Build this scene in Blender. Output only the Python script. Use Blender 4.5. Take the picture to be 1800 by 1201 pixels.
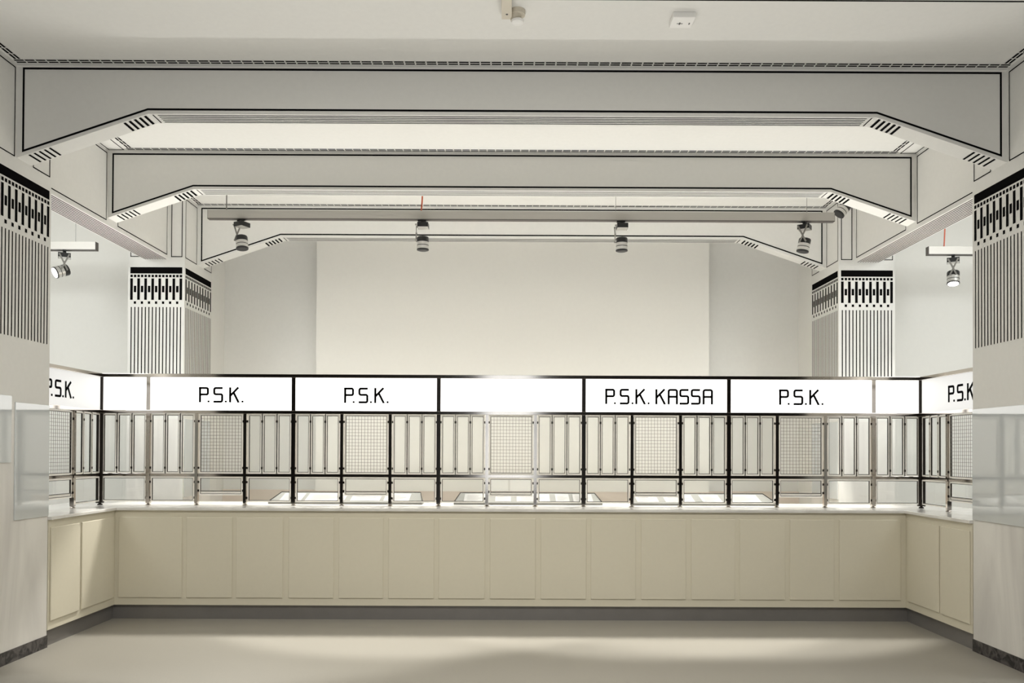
import bpy, math
from mathutils import Vector, Matrix
R = math.radians
C = bpy.context.scene.collection
for o in list(bpy.data.objects): bpy.data.objects.remove(o)

# ------------------------------------------------------------------ camera
F, YAW, PIT, ROL, SHY, CX, CZ = 1361.92, .0013, .0102, .0042, 179.25, -.0014, 1.6
cam = bpy.data.objects.new('camera', bpy.data.cameras.new('camera')); C.objects.link(cam)
cam.data.sensor_width = 36; cam.data.sensor_fit = 'HORIZONTAL'
cam.data.lens = F/1800*36; cam.data.shift_y = SHY/1800
cam.data.clip_start = .05; cam.data.clip_end = 100
Ryaw = Matrix(((math.cos(YAW), -math.sin(YAW), 0), (math.sin(YAW), math.cos(YAW), 0), (0, 0, 1)))
Rpit = Matrix(((1, 0, 0), (0, math.cos(PIT), math.sin(PIT)), (0, -math.sin(PIT), math.cos(PIT))))
Rrol = Matrix(((math.cos(ROL), 0, math.sin(ROL)), (0, 1, 0), (-math.sin(ROL), 0, math.cos(ROL))))
M = Rrol @ Rpit @ Ryaw                       # rows: right, forward, up
right, fwd, up = M[0], M[1], M[2]
cam.matrix_world = Matrix(((right[0], up[0], -fwd[0], CX), (right[1], up[1], -fwd[1], 0), (right[2], up[2], -fwd[2], CZ), (0, 0, 0, 1)))
bpy.context.scene.camera = cam

# ------------------------------------------------------------------ world, view
sc = bpy.context.scene
w = bpy.data.worlds.new('world'); sc.world = w; w.use_nodes = True
w.node_tree.nodes['Background'].inputs[0].default_value = (1.0, .97, .92, 1)
w.node_tree.nodes['Background'].inputs[1].default_value = .06
sc.view_settings.view_transform = 'Standard'; sc.view_settings.look = 'None'
sc.view_settings.gamma = 1; sc.view_settings.use_curve_mapping = False
sc.view_settings.exposure = 0.35
SIGN_E, SIDE_E, BACK_E = 1.35, .42, 3.4
UP_FILL_W = 4.4                       # watts per metre of the fill light added above the sign boxes

def area(name, loc, size, power, rot=(0, 0, 0), col=(1, 1, 1), spread=180):
    l = bpy.data.lights.new(name, 'AREA'); l.shape = 'RECTANGLE'; l.size, l.size_y = size
    l.energy = power; l.color = col; l.spread = R(spread)
    o = bpy.data.objects.new(name, l); C.objects.link(o); o.location = loc; o.rotation_euler = rot
    return o
# added fill lamps without fittings, standing in for unseen hall and aisle lighting
area('hall_fill', (0, 2.9, 4.4), (4.5, .5), 60, (R(32), 0, 0), (1, .96, .87), 112)  # added fill for the counter front and near floor
area('hall_up_fill', (0, 2.3, .3), (6, 1), 140, (R(192), 0, 0), (1, .985, .955))  # added low fill facing up, brightens the near ceiling
area('left_aisle_fill', (-5.6, 6.0, 4.4), (1.6, 2.6), 112, (R(34), 0, 0), (.97, 1, 1))  # added fill to brighten the left aisle wall
area('right_aisle_fill', (5.6, 6.0, 4.4), (1.6, 2.6), 112, (R(34), 0, 0), (.97, 1, 1))  # added fill to brighten the right aisle wall

# ------------------------------------------------------------------ materials
def mat(name, col, rough=.6, metal=0, spec=.5, noise=0, scale=40, emis=0, coat=0):
    m = bpy.data.materials.new(name); m.use_nodes = True
    nt = m.node_tree; b = nt.nodes['Principled BSDF']
    b.inputs['Base Color'].default_value = (*col, 1); b.inputs['Roughness'].default_value = rough
    b.inputs['Metallic'].default_value = metal; b.inputs['Specular IOR Level'].default_value = spec
    b.inputs['Coat Weight'].default_value = coat
    if emis:
        b.inputs['Emission Color'].default_value = (*col, 1); b.inputs['Emission Strength'].default_value = emis
    if noise:
        tc = nt.nodes.new('ShaderNodeTexCoord'); n = nt.nodes.new('ShaderNodeTexNoise')
        n.inputs['Scale'].default_value = scale; n.inputs['Detail'].default_value = 5
        nt.links.new(tc.outputs['Object'], n.inputs['Vector'])
        r = nt.nodes.new('ShaderNodeMapRange'); r.inputs['To Min'].default_value = 1-noise; r.inputs['To Max'].default_value = 1+noise
        nt.links.new(n.outputs['Fac'], r.inputs['Value'])
        mx = nt.nodes.new('ShaderNodeVectorMath'); mx.operation = 'SCALE'; mx.inputs[0].default_value = col
        nt.links.new(r.outputs['Result'], mx.inputs['Scale']); nt.links.new(mx.outputs['Vector'], b.inputs['Base Color'])
    return m
def marble(name, c1, c2, scale=1.5, rough=.25, stretch=(1, 1, .25)):
    m = mat(name, c1, rough); nt = m.node_tree; b = nt.nodes['Principled BSDF']
    tc = nt.nodes.new('ShaderNodeTexCoord'); mp = nt.nodes.new('ShaderNodeMapping'); mp.inputs['Scale'].default_value = stretch
    n = nt.nodes.new('ShaderNodeTexNoise'); n.inputs['Scale'].default_value = scale; n.inputs['Detail'].default_value = 9
    n.inputs['Distortion'].default_value = 1.2
    cr = nt.nodes.new('ShaderNodeValToRGB'); cr.color_ramp.elements[0].position = .38; cr.color_ramp.elements[1].position = .62
    cr.color_ramp.elements[0].color = (*c2, 1); cr.color_ramp.elements[1].color = (*c1, 1)
    nt.links.new(tc.outputs['Object'], mp.inputs[0]); nt.links.new(mp.outputs[0], n.inputs['Vector'])
    nt.links.new(n.outputs['Fac'], cr.inputs[0]); nt.links.new(cr.outputs[0], b.inputs['Base Color'])
    return m
def glass(name, tint=(.994, 1.0, .997), refl=.8):
    m = bpy.data.materials.new(name); m.use_nodes = True; nt = m.node_tree; nt.nodes.clear()
    out = nt.nodes.new('ShaderNodeOutputMaterial'); mix = nt.nodes.new('ShaderNodeMixShader')
    t = nt.nodes.new('ShaderNodeBsdfTransparent'); t.inputs[0].default_value = (*tint, 1)
    g = nt.nodes.new('ShaderNodeBsdfGlossy'); g.inputs['Roughness'].default_value = .01
    fr = nt.nodes.new('ShaderNodeFresnel'); fr.inputs[0].default_value = 1.5
    ml = nt.nodes.new('ShaderNodeMath'); ml.operation = 'MULTIPLY'; ml.inputs[1].default_value = refl
    geo = nt.nodes.new('ShaderNodeNewGeometry'); io = nt.nodes.new('ShaderNodeMapRange')
    io.inputs['To Min'].default_value = 1.5; io.inputs['To Max'].default_value = 1/1.5
    nt.links.new(geo.outputs['Backfacing'], io.inputs['Value']); nt.links.new(io.outputs['Result'], fr.inputs[0])
    nt.links.new(fr.outputs[0], ml.inputs[0]); nt.links.new(ml.outputs[0], mix.inputs[0])
    nt.links.new(t.outputs[0], mix.inputs[1]); nt.links.new(g.outputs[0], mix.inputs[2]); nt.links.new(mix.outputs[0], out.inputs[0])
    return m
PLASTER = mat('plaster', (.76, .753, .718), .85, noise=.03, scale=25)
PLASTER_W = mat('plaster_white', (.80, .79, .75), .85, noise=.02, scale=20)
BLACK = mat('black_paint', (.004, .0038, .004), .9, spec=.03)
FLOORM = mat('linoleum', (.31, .292, .255), .42, noise=.10, scale=160)
CREAM = mat('cream_lacquer', (.76, .715, .585), .5, noise=.02, scale=30)
KICK = mat('kick_metal', (.26, .25, .245), .35, metal=.4, noise=.1, scale=6)
MARBLE_T = marble('white_marble', (.86, .85, .82), (.74, .72, .69), 2, .12, (1, 1, 1))
MARBLE_P = marble('grey_marble', (.87, .85, .81), (.70, .68, .65), 2.2, .3, (1, 1, .22))
MARBLE_D = marble('pink_marble', (.74, .66, .58), (.60, .52, .46), 1.6, .3, (.35, 1, 1))
MARBLE_B = marble('black_marble', (.012, .012, .014), (.10, .09, .09), 14, .15, (1, 1, 1))
CHROME = mat('nickel', (.56, .52, .48), .10, metal=1)
CHROME_B = mat('nickel_painted_sheen', (.95, .92, .86), .4)  # pale diffuse colour imitates bright reflections on the nickel frames
DARKM = mat('dark_metal', (.03, .024, .02), .3, metal=.6)
GLASS = glass('pane_glass')
OPAQUE_GLASS = mat('back_painted_glass', (.64, .67, .68), .04, spec=.9, coat=1)
OPAL = mat('opal_lit', (1, .99, .965), .4, emis=SIGN_E)
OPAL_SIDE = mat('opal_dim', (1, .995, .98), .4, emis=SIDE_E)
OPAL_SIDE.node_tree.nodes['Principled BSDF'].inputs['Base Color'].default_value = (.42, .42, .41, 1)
OPAL_BACK = mat('opal_back', (1, 1, .985), .4, emis=BACK_E)
WIRE = mat('wire', (.22, .19, .16), .4, metal=.6)
TRACKM = mat('track_aluminium', (.52, .50, .46), .45, metal=.3)
TRACKE = mat('track_edge', (.10, .09, .08), .5)
SPOTB = mat('spot_black', (.012, .012, .013), .35)
SPOTS = mat('spot_silver', (.70, .69, .67), .28, metal=.9)
LENS = mat('spot_lens', (1, .98, .92), .3, emis=14)
RED = mat('red_cable', (.55, .10, .04), .5)
GREYC = mat('grey_cable', (.25, .24, .23), .5)
PAPER = mat('paper', (.30, .296, .285), .8)
BOARDG = mat('grey_board', (.15, .15, .138), .7)
PRINT = mat('print', (.16, .15, .14), .7)
PLASTIC = mat('white_plastic', (.85, .84, .81), .4)
BEIGEP = mat('beige_plastic', (.62, .57, .47), .5)
HALLM = mat('hall_stone', (.12, .11, .10), .7)
DOORL = mat('daylit_glazing', (.93, .97, 1), .4, emis=1.7)

# ------------------------------------------------------------------ mesh helpers
class MB:
    def __init__(s): s.v = []; s.f = []; s.m = []
    def face(s, pts, mi=0):
        n = len(s.v); s.v += [tuple(p) for p in pts]; s.f.append(tuple(range(n, n+len(pts)))); s.m.append(mi)
    def box(s, a, b, mi=0):
        x0, y0, z0 = a; x1, y1, z1 = b; n = len(s.v)
        s.v += [(x0,y0,z0),(x1,y0,z0),(x1,y1,z0),(x0,y1,z0),(x0,y0,z1),(x1,y0,z1),(x1,y1,z1),(x0,y1,z1)]
        for q in ((3,2,1,0),(4,5,6,7),(0,1,5,4),(1,2,6,5),(2,3,7,6),(3,0,4,7)):
            s.f.append(tuple(n+i for i in q)); s.m.append(mi)
    def prism_xz(s, prof, y0, y1, mi=0):     # profile counter-clockwise in x,z
        k = len(prof); n = len(s.v)
        s.v += [(x, y0, z) for x, z in prof] + [(x, y1, z) for x, z in prof]
        s.f.append(tuple(n+i for i in range(k))); s.m.append(mi)
        s.f.append(tuple(n+k+i for i in reversed(range(k)))); s.m.append(mi)
        for i in range(k):
            j = (i+1) % k
            s.f.append((n+i, n+k+i, n+k+j, n+j)); s.m.append(mi)
    def ring(s, prof, seg=24, mi=0, mis=None, mt=None):   # lathe about z, prof = [(r,z)]
        mt = mt or Matrix.Identity(4); n = len(s.v); k = len(prof)
        for r, z in prof:
            for i in range(seg):
                a = 2*math.pi*i/seg; s.v.append(tuple(mt @ Vector((r*math.cos(a), r*math.sin(a), z))))
        for j in range(k-1):
            for i in range(seg):
                i2 = (i+1) % seg
                s.f.append((n+j*seg+i, n+j*seg+i2, n+(j+1)*seg+i2, n+(j+1)*seg+i)); s.m.append(mis[j] if mis else mi)
        s.f.append(tuple(n+i for i in reversed(range(seg)))); s.m.append(mis[0] if mis else mi)
        s.f.append(tuple(n+(k-1)*seg+i for i in range(seg))); s.m.append(mis[-1] if mis else mi)
    def bar(s, a, b, w, t=None, mi=0, upv=(0, 0, 1)):     # rectangular bar between two points
        a, b = Vector(a), Vector(b); t = t or w; d = (b-a).normalized(); u = Vector(upv)
        if abs(d.dot(u)) > .95: u = Vector((1, 0, 0))
        p = d.cross(u).normalized(); q = p.cross(d).normalized(); n = len(s.v)
        for c in (a, b):
            for i, j in ((-1,-1),(1,-1),(1,1),(-1,1)): s.v.append(tuple(c+p*i*w/2+q*j*t/2))
        for f in ((0,3,2,1),(4,5,6,7),(0,1,5,4),(1,2,6,5),(2,3,7,6),(3,0,4,7)):
            s.f.append(tuple(n+i for i in f)); s.m.append(mi)
    def line(s, pts, nrm, wd, mi=1, closed=False, lift=.0015, th=0):
        """painted stripe following points in a plane"""
        P = [Vector(p) for p in pts]; N = Vector(nrm).normalized(); k = len(P); L = []; Rr = []
        for i in range(k):
            a = P[i]-P[i-1] if (closed or i > 0) else None
            b = P[(i+1) % k]-P[i] if (closed or i < k-1) else None
            if a is None: a = b
            if b is None: b = a
            a = a.normalized(); b = b.normalized()
            na, nb = N.cross(a), N.cross(b); m = (na+nb).normalized(); ml = wd/2/max(.3, m.dot(na))
            L.append(P[i]+m*ml+N*lift); Rr.append(P[i]-m*ml+N*lift)
        for i in range(k if closed else k-1):
            j = (i+1) % k; s.face([Rr[i], Rr[j], L[j], L[i]], mi)
    def frame(s, x0, x1, z0, z1, wd, y0, y1, mi=0):
        s.box((x0, y0, z0), (x0+wd, y1, z1), mi); s.box((x1-wd, y0, z0), (x1, y1, z1), mi)
        s.box((x0+wd, y0, z0), (x1-wd, y1, z0+wd), mi); s.box((x0+wd, y0, z1-wd), (x1-wd, y1, z1), mi)
    def mesh(s, name, mats):
        me = bpy.data.meshes.new(name); me.from_pydata(s.v, [], s.f)
        for m in (mats if isinstance(mats, (list, tuple)) else [mats]): me.materials.append(m)
        me.polygons.foreach_set('material_index', s.m); me.update()
        return me
    def build(s, name, mats, parent=None, bevel=0, smooth=False):
        me = s.mesh(name, mats)
        if smooth:
            me.polygons.foreach_set('use_smooth', [True]*len(me.polygons))
            me.set_sharp_from_angle(angle=R(40))
        o = link(name, me, parent)
        if bevel:
            b = o.modifiers.new('bevel', 'BEVEL'); b.width = bevel; b.segments = 2; b.limit_method = 'ANGLE'
        return o
def link(name, me, parent=None, loc=None):
    o = bpy.data.objects.new(name, me); C.objects.link(o)
    if parent: o.parent = parent
    if loc: o.location = loc
    return o
def thing(name, label, cat, loc=(0, 0, 0), rz=0, group=None):
    o = bpy.data.objects.new(name, None); C.objects.link(o); o.location = loc; o.rotation_euler = (0, 0, rz)
    o.empty_display_size = .1
    return tag(o, label, cat, group)
def tag(o, label, cat, group=None):
    o['label'] = label; o['category'] = cat
    if group: o['group'] = group
    return o
def struct(o, label=None):
    o['kind'] = 'structure'
    if label: o['label'] = label
    return o

# ------------------------------------------------------------------ measures (metres)
A, CB = 3.744, 3.935                 # inner face of pillars / of the side beams
DR, PW, PL, PER = 8.848, .645, .8055, 3.377
DF = DR-PER                          # front pillars
B1, B2, B3, BT = DF+.365, DF+.365+PER/2, DR+.365, .17
ZC = 4.517
DC, B, DS, S = 7.336, 3.741, 7.664, 4.06
SP = 2*S/17
ZT = 1.056

# ------------------------------------------------------------------ setting
m = MB(); m.box((-9, -14, -.1), (9, 11, 0)); struct(m.build('floor', FLOORM))
m = MB(); m.box((-7.6, 2.2, ZC), (7.6, 10.5, ZC+.3))
def dashes(m, p0, p1, inward):       # a double row of painted dashes along an edge of a ceiling field
    p0, p1, n = Vector(p0), Vector(p1), Vector(inward); L = (p1-p0).length; k = max(1, round(L/.0815)); st = (p1-p0)/k
    for off in (.027, .056):
        for i in range(k):
            a = p0+st*(i+.05)+n*off; b = p0+st*(i+.93)+n*off
            m.line([a, b], (0, 0, -1), .017)
for y0, y1, full in ((2.6, B1, 0), (B1+BT, B2, 1), (B2+BT, B3, 1)):
    a = A-.004
    if full:
        dashes(m, (-a, y0, ZC), (a, y0, ZC), (0, 1, 0))
        for s in (-1, 1):            # narrow outlined strip beside the side beams
            ya, yb = (DF+PL, y1) if y0 < 7 else (y0, DR)
            xs = sorted((s*(CB-.015), s*(CB-.158)))
            m.line([(xs[0], ya+.02, ZC), (xs[1], ya+.02, ZC), (xs[1], yb-.02, ZC), (xs[0], yb-.02, ZC)], (0, 0, -1), .010, closed=True)
    dashes(m, (-a, y1, ZC), (a, y1, ZC), (0, -1, 0))
    for s in (-1, 1): dashes(m, (s*a, y0+.07, ZC), (s*a, y1-.07, ZC), (-s, 0, 0))
m.line([(-6, 4.965, ZC), (6, 4.965, ZC)], (0, 0, -1), .014)
struct(m.build('ceiling', [PLASTER, BLACK]))

m = MB(); m.box((-3.79, 10.22, 1.085), (3.79, 10.4, ZC)); struct(m.build('wall_back', PLASTER))
m = MB(); m.box((-3.79, 10.19, 0), (3.79, 10.4, 1.085)); struct(m.build('baseboard_back', MARBLE_D), 'pinkish marble dado along the foot of the rear wall')
for s, nm in ((-1, 'left'), (1, 'right')):
    m = MB(); x = sorted((s*3.79, s*7.6)); m.box((x[0], 9.35, 0), (x[1], 10.4, ZC)); struct(m.build('wall_%s_aisle_end' % nm, PLASTER_W))
    m = MB(); x = sorted((s*7.4, s*7.6)); m.box((x[0], 2.2, 0), (x[1], 9.35, ZC)); struct(m.build('wall_%s' % nm, PLASTER_W))
    m = MB(); x = sorted((s*9, s*9.2)); m.box((x[0], -14, 0), (x[1], 2.2, 8)); struct(m.build('wall_%s_hall' % nm, HALLM))
m = MB(); m.box((-9, 2.2, ZC), (9, 2.4, 8)); struct(m.build('wall_above_bay', HALLM))
m = MB()
m.box((-9, -14.2, 0), (-1.15, -14, 8)); m.box((1.0, -14.2, 0), (9, -14, 8)); m.box((-1.15, -14.2, 5.2), (1.0, -14, 8))
struct(m.build('wall_hall_end', HALLM))
m = MB()
m.box((-1.15, -14.15, 0), (1.0, -14.1, 5.2), 0)
for x in (-1.15, -.1, .93): m.box((x, -14.1, 0), (x+.07, -14.0, 5.2), 1)
for z in (.0, 2.4, 5.1): m.box((-1.15, -14.1, z), (1.0, -14.0, z+.1), 1)
struct(m.build('window_1', [DOORL, DARKM]), 'bright glazed entrance at the far end of the hall')

# central projecting board on the rear wall
m = MB(); m.box((-2.51, 9.95, 1.085), (2.54, 10.19, ZC-.02)); brd = m.build('wall_panel', mat('board_paint', (.80, .785, .735), .8, noise=.02, scale=20))
tag(brd, 'wide pale projecting panel in the middle of the rear wall', 'wall panel')
m = MB(); m.box((-2.52, 9.94, 0), (2.55, 10.18, 1.085)); m.build('marble_foot', MARBLE_D, brd)

# ------------------------------------------------------------------ pillars
def pillar(s, d, name_label, glass_spans):
    root = thing('pillar', name_label, 'pillar', (s*A, d, 0))
    X = lambda x: s*x                # local x measured outwards from the inner face
    bx = lambda mb, x0, x1, y0, y1, z0, z1, mi=0: mb.box((min(X(x0), X(x1)), y0, z0), (max(X(x0), X(x1)), y1, z1), mi)
    m = MB(); bx(m, 0, PW, 0, PL, 1.956, ZC)
    rect = lambda u0, u1, z0, z1, pl: m.face([pl(u0, z0), pl(u1, z0), pl(u1, z1), pl(u0, z1)], 1)
    front = lambda u, z: (X(u), -.0015, z)
    side = lambda u, z: (X(-.0015), u, z)
    p, mg = .0805, .0257
    for pl, n, nrm in ((front, 7, (0, -1, 0)), (side, 9, (-s, 0, 0))):
        o = mg; W = n*p+.030
        rect(o, o+W, 3.617, 3.690, pl)
        for i in range(2*n+1):
            c = o+.015+i*p/2
            rect(c-.0135, c+.0135, 3.575, 3.603, pl)
            rect(c-.0058, c+.0058, 2.447, 3.233, pl)
            if i % 2 == 0: rect(c-.0150, c+.0150, 3.315, 3.561, pl)
            else:
                rect(c-.0140, c+.0140, 3.402, 3.476, pl); rect(c-.0130, c+.0130, 3.269, 3.298, pl)
    def outline(u0, u1, z0, z1, pl, nrm, wd=.009): m.line([pl(u0, z0), pl(u1, z0), pl(u1, z1), pl(u0, z1)], nrm, wd, closed=True, lift=.001)
    outline(.030, .150, 3.812, 4.475, front, (0, -1, 0)); outline(.495, .615, 3.812, 4.475, front, (0, -1, 0))
    outline(.022, .335, 3.805, 4.475, side, (-s, 0, 0)); outline(.365+BT+.03, PL-.025, 3.805, 4.475, side, (-s, 0, 0))
    m.build('shaft', [PLASTER, BLACK], root)
    m = MB(); bx(m, .002, PW, .002, PL, .098, 1.956); m.build('marble_cladding', MARBLE_P, root)
    m = MB(); bx(m, -.004, PW, -.004, PL+.004, 0, .098); m.build('plinth', MARBLE_B, root)['label'] = 'black veined marble plinth'
    for y0, y1, z0, z1 in glass_spans:
        m = MB(); bx(m, -.006, .002, y0, y1, z0, z1); m.build('glass_panel', OPAQUE_GLASS, root, bevel=.0015)['label'] = 'pale reflective glass panel'
    return root
pillar(-1, DF, 'near left pillar with black geometric frieze, marble and glass foot at the left edge', [(.375, PL, 1.062, 1.956), (.0, .33, 1.50, 2.0)])
pillar(1, DF, 'near right pillar with black geometric frieze, marble and glass foot at the right edge', [(.02, PL, 1.062, 1.956)])
pillar(-1, DR, 'far left striped pillar rising behind the lit signs, under the beam corner', [(.03, PL-.03, 1.062, 1.956)])
pillar(1, DR, 'far right striped pillar rising behind the lit signs, under the beam corner', [(.03, PL-.03, 1.062, 1.956)])

# ------------------------------------------------------------------ beams
def cross_beam(y, xe, xk, label):
    zk, sl = 4.141, .342; zb = zk-(xe-xk)*sl; e = .0
    prof = [(-xe, zb), (-xk, zk), (xk, zk), (xe, zb), (xe, ZC), (-xe, ZC)]
    m = MB(); m.prism_xz(prof, y, y+BT, 0)
    for yy, n, o in ((y, (0, -1, 0), 1), (y+BT, (0, 1, 0), -1)):
        i, j = .036, .047; dz = .034*math.sqrt(1+sl*sl)
        pts = [(-xe+j, yy, zb+dz+j*sl), (-xk-.002, yy, zk+.034), (xk+.002, yy, zk+.034), (xe-j, yy, zb+dz+j*sl), (xe-j, yy, ZC-i), (-xe+j, yy, ZC-i)]
        m.line(pts, n, .0150, closed=True)
    for s in (-1, 1):
        # bars across the underside
        def bar(x, wd):
            z = zk if x <= xk else zk-(x-xk)*sl
            nn = (0, 0, -1) if x <= xk else Vector((-s*sl, 0, -1))
            m.line([(s*x, y+.012, z), (s*x, y+BT-.012, z)], nn, wd, lift=.002)
        bar(xk-.030, .010)
        for k in range(5): bar(xk+.030+k*.0385, .0195)
        for k in range(5): bar(xe-.085-k*.0385, .0155)
    for fr in (.15, .325, .5, .675, .85):
        m.line([(-xk+.062, y+BT*fr, zk), (xk-.062, y+BT*fr, zk)], (0, 0, -1), .0105)
    root = m.build('ceiling_beam', [PLASTER, BLACK]); tag(root, label, 'beam')
    c = MB()
    for yy, o in ((y, -1), (y+BT, 1)):
        ya, yb = sorted((yy, yy+o*.014)); c.box((-xe, ya, ZC-.020), (xe, yb, ZC))
    c.build('crown_moulding', PLASTER, root)
    return root
cross_beam(B1, A, 2.756, 'nearest and largest cross beam with black outline, between the near pillars')
cross_beam(B2, CB, 3.107, 'middle cross beam with black outline, in front of the hanging light track')
cross_beam(B3, A, 2.756, 'farthest cross beam, behind the light track and above the rear wall')
for s, side in ((-1, 'left'), (1, 'right')):
    m = MB(); w_, zb = .277, 3.785
    xs = sorted((s*CB, s*(CB+w_))); ya, yb = DF+PL, DR
    m.box((xs[0], ya, zb), (xs[1], yb, ZC))
    for k in range(9):
        x = s*(CB+.026+k*.0285); m.line([(x, ya, zb), (x, yb, zb)], (0, 0, -1), .0115)
    for p0, p1 in ((ya, B2), (B2+BT, yb)):
        m.line([(s*CB, p0+.02, zb+.045), (s*CB, p1-.03, zb+.045), (s*CB, p1-.03, ZC-.035), (s*CB, p0+.02, ZC-.035)], (-s, 0, 0), .010, closed=True)
    tag(m.build('side_beam', [PLASTER, BLACK]), '%s lengthwise beam with striped underside joining the two %s pillars' % (side, side), 'beam')

# ------------------------------------------------------------------ counter
bays = [(213,324),(332,412),(419,501),(511,590),(599,677),(686,766),(774,855),(864,944),(953,1033),(1041,1120),(1129,1208),(1217,1294),(1302,1382),(1390,1468),(1477,1585)]
PX = lambda x: (x-900.3)*DC/F*1.0
t = thing('panelled_counter', 'long cream panelled counter front facing the viewer, below the lit signs', 'counter', (0, DC, 0))
m = MB(); m.box((-B, 0, .136), (B, .86, ZT-.028)); m.build('body', CREAM, t)
for a, b in bays:
    m = MB(); m.box((PX(a), -.010, .206), (PX(b), .0, .966)); m.build('front_panel', CREAM, t, bevel=.006)
m = MB(); m.box((-B-.03, .03, 0), (B+.03, .8, .136)); m.build('kick_plate', KICK, t)['label'] = 'dark grey metal kick plate'
for s, side in ((-1, 'left'), (1, 'right')):
    t = thing('panelled_counter', 'short cream panelled counter return on the %s, running to the near %s pillar' % (side, side), 'counter', (s*B, DF+PL, 0))
    X = lambda x: s*x
    Lg = DC-(DF+PL)
    def bx(m, x0, x1, y0, y1, z0, z1): m.box((min(X(x0), X(x1)), y0, z0), (max(X(x0), X(x1)), y1, z1))
    m = MB(); bx(m, .001, .7, .006, Lg+.86, .136, ZT-.028); m.build('body', CREAM, t)
    for y0, y1 in ((.03, .445), (.485, Lg-.035)):
        m = MB(); bx(m, -.010, 0, y0, y1, .206, .966); m.build('front_panel', CREAM, t, bevel=.006)
    m = MB(); bx(m, .03, .66, .006, Lg+.028, 0, .136); m.build('kick_plate', KICK, t)['label'] = 'dark grey metal kick plate'
# worktop, one U-shaped slab
m = MB(); e = .028; y0 = DF+PL+.002; yf = DC-e; xf = B-e; xo = 4.52; yb = DC+.9
out = [(-xo, y0), (-xf, y0), (-xf, yf), (xf, yf), (xf, y0), (xo, y0), (xo, yb), (-xo, yb)]
n = len(out); m.v = [(x, y, ZT-.028) for x, y in out]+[(x, y, ZT) for x, y in out]
# split into convex pieces for clean caps
for z, rev in ((0, True), (n, False)):
    for q in ((0, 1, 2, 7), (2, 3, 6, 7), (3, 4, 5, 6)):
        m.f.append(tuple(z+i for i in (reversed(q) if rev else q))); m.m.append(0)
for i in range(n): m.f.append((i, (i+1) % n, n+(i+1) % n, n+i)); m.m.append(0)
wt = m.build('worktop', MARBLE_T, bevel=.005); tag(wt, 'continuous white marble worktop along the whole counter', 'worktop')

# ------------------------------------------------------------------ glass screen
ZTOP, ZTB, ZSB, ZRB, ZMT, ZMB = 2.352, 2.318, 1.992, 1.960, 1.368, 1.338
CW = .1375                           # one narrow casement
def casement_mesh(w_, z0, z1, hz, tray=False):
    m = MB()
    m.frame(-w_/2, w_/2, z0, z1, .012, -.006, .010, 0)
    m.frame(-w_/2+.012, w_/2-.012, z0+.012, z1-.012, .0045, -.004, .008, 1)
    for z in hz:
        for s in (-1, 1): m.box((min(s*(w_/2+.008), s*(w_/2-.003)), -.010, z-.011), (max(s*(w_/2+.008), s*(w_/2-.003)), .008, z+.011), 1)
    if tray:                         # bevelled service flap
        m.box((-w_/2+.017, -.012, z0+.040), (w_/2-.017, .004, z0+.045), 1)
        m.box((-w_/2+.017, -.002, z0+.017), (w_/2-.017, .002, z0+.040), 0)
    return m.mesh('casement', [CHROME_B, DARKM])
def pane_mesh(w_, z0, z1):
    m = MB(); m.box((-w_/2+.014, .000, z0+.014), (w_/2-.014, .004, z1-.014)); return m.mesh('glass_pane', GLASS)
def grille_mesh(w_, z0, z1):
    m = MB(); x0, x1, a, b = -w_/2+.014, w_/2-.014, z0+.014, z1-.014
    nx, nz = 13, 17
    for i in range(1, nx): x = x0+(x1-x0)*i/nx; m.box((x-.0013, -.004, a), (x+.0013, -.0014, b))
    for i in range(1, nz): z = a+(b-a)*i/nz; m.box((x0, -.0014, z-.0013), (x1, .0012, z+.0013))
    return m.mesh('wire_grille', WIRE)
BW = SP-.040
HZ = (1.885, 1.424)
ME_C = casement_mesh(CW-.002, ZMT+.003, ZRB-.004, HZ); ME_CP = pane_mesh(CW-.002, ZMT+.003, ZRB-.004)
ME_G = casement_mesh(BW-.008, ZMT+.003, ZRB-.004, HZ); ME_GW = grille_mesh(BW-.008, ZMT+.003, ZRB-.004)
ME_L = casement_mesh(BW-.008, 1.090, ZMB-.003, (1.285, 1.130)); ME_LP = pane_mesh(BW-.008, 1.090, ZMB-.003)
ME_S = casement_mesh(BW-.008, 1.155, ZMB-.003, (1.285, 1.200), True); ME_SP = pane_mesh(BW-.008, 1.195, ZMB-.003)
mm = MB(); mm.box((-.003, -.006, ZMT), (.003, .008, ZRB)); ME_M = mm.mesh('mullion', DARKM)
def post_mesh(w_, top):
    m = MB(); m.box((-w_/2, -.020, ZT+.018), (w_/2, .020, top), 0)
    m.ring([(.012, ZT+.012), (.012, ZT+.020)], 16); m.ring([(.024, ZT), (.024, ZT+.008), (.014, ZT+.013)], 20)
    return m.mesh('post', CHROME)
ME_P1, ME_P2, ME_P0 = post_mesh(.038, ZTOP-.001), post_mesh(.030, ZRB+.002), post_mesh(.062, ZTOP-.001)
ME_P0.materials[0] = DARKM  # corner posts coloured dark, imitating dark reflections in the nickel
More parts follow.
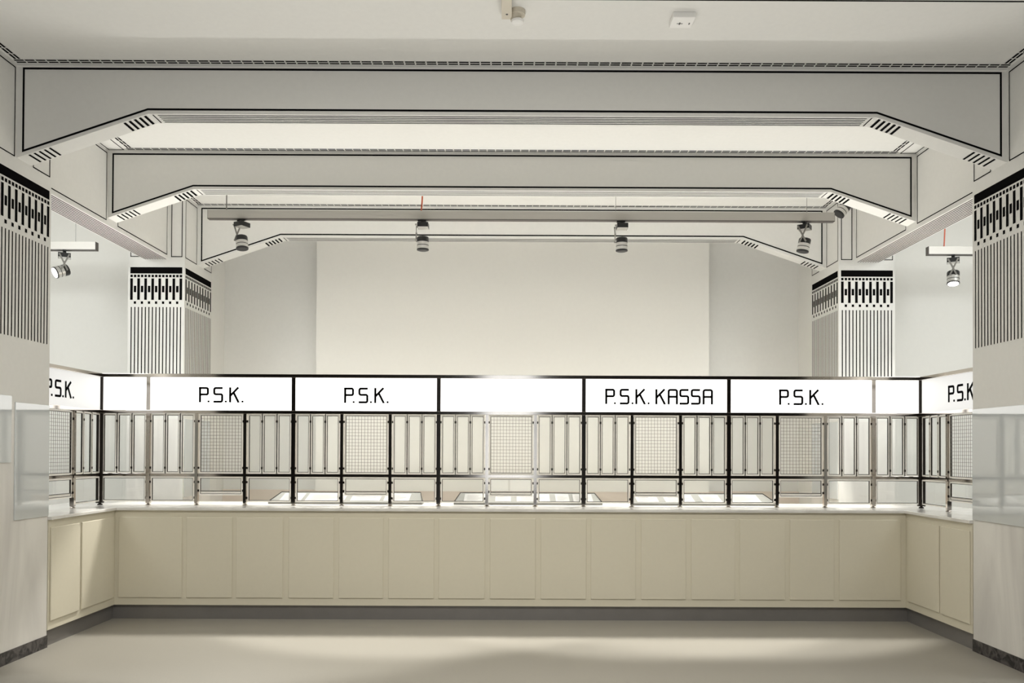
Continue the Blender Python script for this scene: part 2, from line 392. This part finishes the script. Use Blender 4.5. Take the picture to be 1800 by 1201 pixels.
def screen(label, loc, rz, n, grilles, majors, lo, hi):
    t = thing('counter_screen', label, 'glass screen', loc, rz)
    for i in range(lo, hi):
        link('post', (ME_P0 if n == 17 and i in (0, 17) else ME_P1) if i in majors else ME_P2, t, (i*SP, 0, 0))
    x0, x1 = (.021 if lo else -.02), n*SP+(-.021 if hi == n else .02)
    for nm, a, b in (('top_rail', ZTB, ZTOP), ('sign_rail', ZRB, ZSB), ('middle_rail', ZMB, ZMT)):
        m = MB(); m.box((x0, -.026 if nm != 'middle_rail' else -.014, a), (x1, .02, b)); m.build(nm, CHROME, t, bevel=.002)
    for i in range(n):
        c = (i+.5)*SP
        if i in grilles:
            g = link('grille_panel', ME_G, t, (c, 0, 0)); link('wire_grille', ME_GW, g)
            g = link('service_flap', ME_S, t, (c, 0, 0)); link('glass_pane', ME_SP, g)
        else:
            for k in (-1, 0, 1):
                g = link('casement', ME_C, t, (c+k*(CW+.0085), 0, 0)); link('glass_pane', ME_CP, g)
            for k in (-.5, .5): link('mullion', ME_M, t, (c+k*(CW+.0085), 0, 0))
            g = link('lower_window', ME_L, t, (c, 0, 0)); link('glass_pane', ME_LP, g)
    return t
screen('long metal and glass screen standing on the counter facing the viewer', (-S, DS, 0), 0, 17, (2, 5, 8, 11, 14), (0, 1, 4, 7, 10, 13, 16, 17), 0, 18)
screen('short metal and glass screen on the left counter return, beside the near left pillar', (-S, DS-3*SP, 0), R(90), 3, (1,), (0,), 0, 3)
screen('short metal and glass screen on the right counter return, beside the near right pillar', (S, DS, 0), R(-90), 3, (1,), (3,), 1, 4)

# ------------------------------------------------------------------ signs
def arc(cx, cz, r, a0, a1, k=5): return [(cx+r*math.cos(R(a0+(a1-a0)*i/k)), cz+r*math.sin(R(a0+(a1-a0)*i/k))) for i in range(k+1)]
r = .10; Wd = .62
GL = {
 'P': (Wd, [[(.055, 0), (.055, 1)], [(-.02, .95)]+arc(Wd-.05-r, .95-r, r, 90, 0)+arc(Wd-.05-r, .52+r, r, 0, -90)+[(.055, .52)]]),
 'S': (Wd, [[(Wd-.02, .95)]+arc(.05+r, .95-r, r, 90, 180)+arc(.05+r, .54+r, r, 180, 270)+arc(Wd-.05-r, .54-r, r, 90, 0)+arc(Wd-.05-r, .05+r, r, 0, -90)+[(0, .05)]]),
 'K': (Wd+.04, [[(.06, 0), (.06, 1)], [(.60, 1), (.085, .46)], [(.28, .66), (.62, 0)]]),
 'A': (Wd+.04, [[(.055, 0)]+arc(.055+r, .95-r, r, 180, 90)+arc(Wd-.02-r, .95-r, r, 90, 0)+[(Wd-.02, 0)], [(.055, .50), (Wd-.02, .50)]]),
}
def lettering(spec, h, zb, yf, parent):
    for ch, x in spec:
        m = MB()
        if ch == '.':
            m.box((x-.008*h, yf-.003, zb), (x+.115*h, yf, zb+.125*h)); m.build('full_stop', BLACK, parent); continue
        wd, strokes = GL[ch]
        for st in strokes:
            q = MB(); q.line([(x+a*h, yf, zb+b*h) for a, b in st], (0, -1, 0), .138*h, mi=0, lift=.003)
            n = len(m.v); m.v += q.v; m.f += [tuple(n+i for i in f) for f in q.f]; m.m += q.m
            for f in q.f:            # give the letters thickness
                P = [Vector(q.v[i]) for i in f]; Q = [p+Vector((0, .003, 0)) for p in P]
                for i in range(4): j = (i+1) % 4; m.face([P[i], Q[i], Q[j], P[j]], 0)
        for bx_, bz in {'P': ((.055, 0), (.055, 1)), 'K': ((.06, 0), (.06, 1), (.62, 0)), 'A': ((.055, 0), (Wd-.02, 0))}.get(ch, ()):
            m.box((x+(bx_-.072)*h, yf-.003, zb+(bz-(.0 if bz == 0 else .03))*h), (x+(bx_+.072)*h, yf, zb+(bz+(.03 if bz == 0 else .0))*h))
        m.build('letter', BLACK, parent)
U = .00563
def sign(loc, rz, x0, x1, spec, label, lit, group=None):
    t = thing('sign', label, 'illuminated sign', loc, rz, group)
    z0, z1, yf, yb = ZSB+.001, ZTB-.001, -.012, .040
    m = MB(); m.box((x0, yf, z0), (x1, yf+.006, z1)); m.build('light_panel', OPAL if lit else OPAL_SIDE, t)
    m = MB(); m.frame(x0, x1, z0, z1, .008, yf+.006, yb-.004); m.build('housing', CHROME, t)
    m = MB(); m.box((x0, yb-.004, z0), (x1, yb, z1)); m.build('rear_panel', OPAL_BACK, t)
    if spec: lettering(spec, .150, 2.071, yf, t)
    l = area('sign_up_fill', ((x0+x1)/2, .0, ZTOP+.004), (x1-x0-.02, .03), UP_FILL_W*(x1-x0)*(1 if lit else .5), (R(180), 0, 0), (1, .985, .95), 135); l.parent = t  # added fill facing up, brightens ceiling and beam undersides
    return t
psk = lambda c: [('P', c-38.5*U), ('.', c-23.5*U), ('S', c-13.4*U), ('.', c+6.8*U), ('K', c+14.2*U), ('.', c+36*U)]
kas = [(ch, (x-962)/6.2*U) for ch, x in (('P', 408), ('.', 503), ('S', 565), ('.', 694), ('K', 735), ('.', 869), ('K', 953), ('A', 1087), ('S', 1215), ('S', 1340), ('A', 1468))]
hp = .019
def span(i, j): return -S+i*SP+hp, -S+j*SP-hp
o = (0, DS, 0)
a, b = span(0, 1); sign(o, 0, a+.013, b, None, 'short blank lit panel at the left end of the sign row', True)
a, b = span(1, 4); sign(o, 0, a, b, psk((a+b)/2), 'lit white sign reading P.S.K., beside the short blank left end panel', True)
a, b = span(4, 7); sign(o, 0, a, b, psk((a+b)/2), 'lit white sign reading P.S.K., directly left of the long blank sign', True)
a, b = span(7, 10); sign(o, 0, a, b, None, 'long blank lit sign in the middle of the screen', True)
a, b = span(10, 13); c = (a+b)/2; sign(o, 0, a, b, [(ch, c+x) for ch, x in kas], 'lit white sign reading P.S.K. KASSA', True)
a, b = span(13, 16); sign(o, 0, a, b, psk((a+b)/2), 'lit white sign reading P.S.K., directly right of the P.S.K. KASSA sign', True)
a, b = span(16, 17); sign(o, 0, a, b-.013, None, 'short blank lit panel at the right end of the sign row', True)
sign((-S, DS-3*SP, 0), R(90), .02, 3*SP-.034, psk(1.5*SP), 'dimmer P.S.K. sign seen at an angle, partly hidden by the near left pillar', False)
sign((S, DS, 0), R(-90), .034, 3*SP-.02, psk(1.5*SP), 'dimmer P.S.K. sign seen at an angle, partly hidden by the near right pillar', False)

# ------------------------------------------------------------------ sloping display cases behind the screen
cases = ((-2.46, -.90, 'left'), (-.58, .93, 'middle'), (1.24, 2.70, 'right'))
docs = (((.10, .22), (.36, .40), (.82, .30), (1.16, .26)), ((.10, .24), (.42, .16), (.64, .34), (1.04, .14), (1.22, .20)), ((.05, .22), (.34, .30), (.72, .20), (1.00, .32)))
for (x0, x1, w3), dd in zip(cases, docs):
    ya, yb, za, zb = 7.86, 8.16, ZT, ZT+.105
    t = thing('display_case', '%s sloping grey display case of documents behind the glass screen' % w3, 'display case', (x0, ya, ZT))
    W = x1-x0; D = yb-ya; H = .105; rake = .05
    m = MB(); m.v = [(0, 0, 0), (W, 0, 0), (W-rake*.3, D, 0), (rake*.3, D, 0), (0, 0, .022), (W, 0, .022), (W-rake, D, H), (rake, D, H)]
    for q in ((3,2,1,0),(4,5,6,7),(0,1,5,4),(1,2,6,5),(2,3,7,6),(3,0,4,7)): m.f.append(q); m.m.append(0)
    m.build('board', BOARDG, t)
    m = MB()
    P = [Vector((0, 0, .024)), Vector((W, 0, .024)), Vector((W-rake, D, H+.002)), Vector((rake, D, H+.002))]
    for i in (1, 2, 3): m.bar(P[i], P[(i+1) % 4], .007, .008)
    m.build('rim', DARKM, t)
    for px, pw in dd:
        u0, u1 = .12, .86
        f = lambda u, v: (px+pw*u+(.0), D*(u0+(u1-u0)*v), .022+(H-.022)*(u0+(u1-u0)*v)+.003)
        m = MB(); m.face([f(0, 0), f(1, 0), f(1, 1), f(0, 1)], 0)
        m.face([Vector(f(0, 0))+Vector((0, 0, -.002)), Vector(f(0, 1))+Vector((0, 0, -.002)), Vector(f(1, 1))+Vector((0, 0, -.002)), Vector(f(1, 0))+Vector((0, 0, -.002))], 0)
        for k in range(5):
            v = .15+k*.15; g = lambda u, vv: tuple(Vector(f(u, vv))+Vector((0, 0, .0012)))
            m.face([g(.12, v), g(.6+.25*((k*7) % 3)/2, v), g(.6+.25*((k*7) % 3)/2, v+.035), g(.12, v+.035)], 1)
        d = m.build('document', [PAPER, PRINT]); d.location = (x0, ya, ZT)
        tag(d, 'white printed document lying in the %s sloping display case' % w3, 'document', 'documents in the %s display case' % w3)

# ------------------------------------------------------------------ track lights
def track(x0, x1, y, z0, z1, label, cables):
    t = thing('light_track', label, 'light track', ((x0+x1)/2, y, z1)); c = (x0+x1)/2
    m = MB(); m.box((x0-c, -.03, z0-z1+.008), (x1-c, .03, 0), 0); m.box((x0-c, -.03, z0-z1), (x1-c, .03, z0-z1+.008), 1)
    m.box((x0-c-.003, -.031, z0-z1), (x0-c, .031, .001), 1); m.box((x1-c, -.031, z0-z1), (x1-c+.003, .031, .001), 1)
    m.build('rail', [TRACKM, TRACKE], t)
    for x, th, mm_, red in cables:
        q = MB(); h = ZC-z1; k = 8
        P = [Vector((x-c+(.012*math.sin(i/k*3.1) if red else 0), 0, h*i/k)) for i in range(k+1)]
        for i in range(k): q.bar(P[i], P[i+1], th)
        q.build('cable' if red else 'suspension_wire', mm_, t)
    return t
track(-3.218, 3.413, 8.2, 4.047, 4.143, 'long grey suspended light track across the middle, carrying four spotlights',
      [(-3.03, .010, GREYC, False), (-.965, .014, RED, True), (1.10, .004, GREYC, False), (3.13, .004, GREYC, False)])
track(-7.0, -4.51, 8.4, 3.760, 3.850, 'short light track in the left aisle, cut off by the near left pillar', [(-4.74, .003, GREYC, False)])
track(4.52, 7.0, 8.4, 3.752, 3.842, 'short light track in the right aisle with a red cable above it', [(4.70, .010, RED, True)])

def spotlight(x, y, zt, rz, tilt, label, lens=False, power=0, group=None, cone=70):
    """hangs from height zt; rz turns the body, tilt swings the head"""
    t = thing('spotlight', label, 'spotlight', (x, y, zt), rz, group)
    m = MB(); m.box((-.055, -.018, -.012), (.035, .018, 0)); m.box((-.018, -.014, -.034), (.018, .014, -.012)); m.build('adapter', SPOTB, t, bevel=.002)
    m = MB(); m.box((-.055, -.06, -.080), (.060, .06, -.032), 0); m.box((-.052, -.057, -.081), (.057, .057, -.080), 1)
    m.build('driver_box', [SPOTB, SPOTS], t, bevel=.002)
    ax = -.068
    m = MB()
    m.bar((ax, -.045, -.055), (ax, .028, -.215), 0.006, .016, upv=(0, 1, 0)); m.bar((ax-.005, .045, -.055), (ax-.005, -.028, -.215), 0.006, .016, upv=(0, 1, 0))
    for py, pz in ((-.045, -.055), (.045, -.055), (.028, -.215), (-.028, -.215), (0, -.138)):
        q = Matrix.Translation((ax, py, pz)) @ Matrix.Rotation(R(90), 4, 'Y'); m.ring([(.009, -.010), (.009, .008)], 10, mt=q)
    m.build('bracket', [mat('bracket_metal', (.30, .29, .27), .35, metal=.8)], t)
    hd = thing_child('lamp_head', t, (0, 0, -.215))
    if isinstance(tilt, Vector):     # aim direction in world space
        q = tilt.normalized().to_track_quat('-Z', 'Y'); hd.rotation_euler = (Matrix.Rotation(-rz, 3, 'Z') @ q.to_matrix()).to_euler()
    else: hd.rotation_euler = tilt
    m = MB(); r0 = .062
    prof = [(.050, .038), (.058, .036), (.062, .028), (.062, -.018), (.0615, -.018), (.0615, -.050), (.0585, -.051), (.0585, -.056), (.0615, -.057), (.0615, -.090), (.063, -.091), (.063, -.102), (.054, -.103)]
    m.ring(prof[::-1], 32, mis=[0, 0, 0, 1, 1, 0, 0, 1, 0, 0, 0, 0])
    hm = m.build('lamp_housing', [SPOTB, SPOTS], hd, smooth=True)
    m = MB(); m.ring([(.052, -.106), (.052, -.1035)], 28); m.build('lens', LENS if lens else SPOTB, hd)
    if power:
        l = bpy.data.lights.new('lamp_light', 'SPOT'); l.energy = power; l.spot_size = R(cone); l.spot_blend = .25; l.shadow_soft_size = .05; l.color = (1, .97, .9)
        lo = bpy.data.objects.new('lamp_light', l); C.objects.link(lo); lo.parent = hd; lo.location = (0, 0, -.13)
    return t
def thing_child(name, parent, loc):
    o = bpy.data.objects.new(name, None); C.objects.link(o); o.parent = parent; o.location = loc; o.empty_display_size = .05
    return o
spotlight(-2.867, 8.2, 4.047, R(-28), (R(-4), R(-10), 0), 'leftmost of the four spotlights on the long track', power=460, cone=66)
spotlight(-.945, 8.2, 4.047, 0, (0, 0, 0), 'second spotlight from the left on the long track, near the red cable', power=460, cone=66)
spotlight(1.165, 8.2, 4.047, 0, (0, 0, 0), 'third spotlight from the left on the long track', power=460, cone=66)
spotlight(3.105, 8.2, 4.047, R(55), (R(10), R(6), 0), 'rightmost of the four spotlights on the long track', power=460, cone=66)
spotlight(3.66, 8.5, ZC, R(150), (R(20), R(-35), 0), 'dark spotlight on the ceiling behind the right end of the middle beam')
spotlight(-4.86, 8.4, 3.760, R(120), Vector((-.60, -.70, -.42)), 'tilted spotlight with glowing lens on the left aisle track', True, 25, cone=100)
spotlight(4.80, 8.4, 3.752, R(60), Vector((-.12, -.22, -1)), 'downward spotlight with glowing lens on the right aisle track', True, 18, cone=100)

# ------------------------------------------------------------------ ceiling devices
t = thing('smoke_detector', 'round smoke detector with beige bracket at the top of the ceiling', 'smoke detector', (.03, 5.10, ZC))
m = MB(); m.ring([(.050, -.030), (.052, -.020), (.052, 0)], 28); m.build('base', BEIGEP, t, smooth=True)
m = MB(); m.ring([(.034, -.066), (.038, -.030)], 24); m.build('sensor_neck', BEIGEP, t, smooth=True)
m = MB(); m.ring([(.030, -.086), (.040, -.080), (.043, -.068), (.040, -.064)], 28); m.build('sensor_cap', PLASTIC, t, smooth=True); t.children[-1].location = (-.012, .0, 0)
m = MB(); m.box((-.105, -.30, -.055), (-.038, .005, 0), 0); m.ring([(.008, -.0565), (.008, -.054)], 12, mi=1, mt=Matrix.Translation((-.070, -.055, 0))); m.build('bracket', [BEIGEP, SPOTB], t, bevel=.004)
t = thing('ceiling_sensor', 'square white ceiling device right of the smoke detector', 'sensor', (1.135, 5.165, ZC))
m = MB(); m.box((-.075, -.068, -.038), (.075, .068, 0)); m.build('housing', PLASTIC, t, bevel=.004)
m = MB(); m.box((.045, .0, -.0395), (.052, .02, -.038)); m.box((-.02, -.004, -.0395), (-.012, .022, -.038)); m.box((-.035, .008, -.0395), (.005, .012, -.038)); m.build('indicator', SPOTB, t)
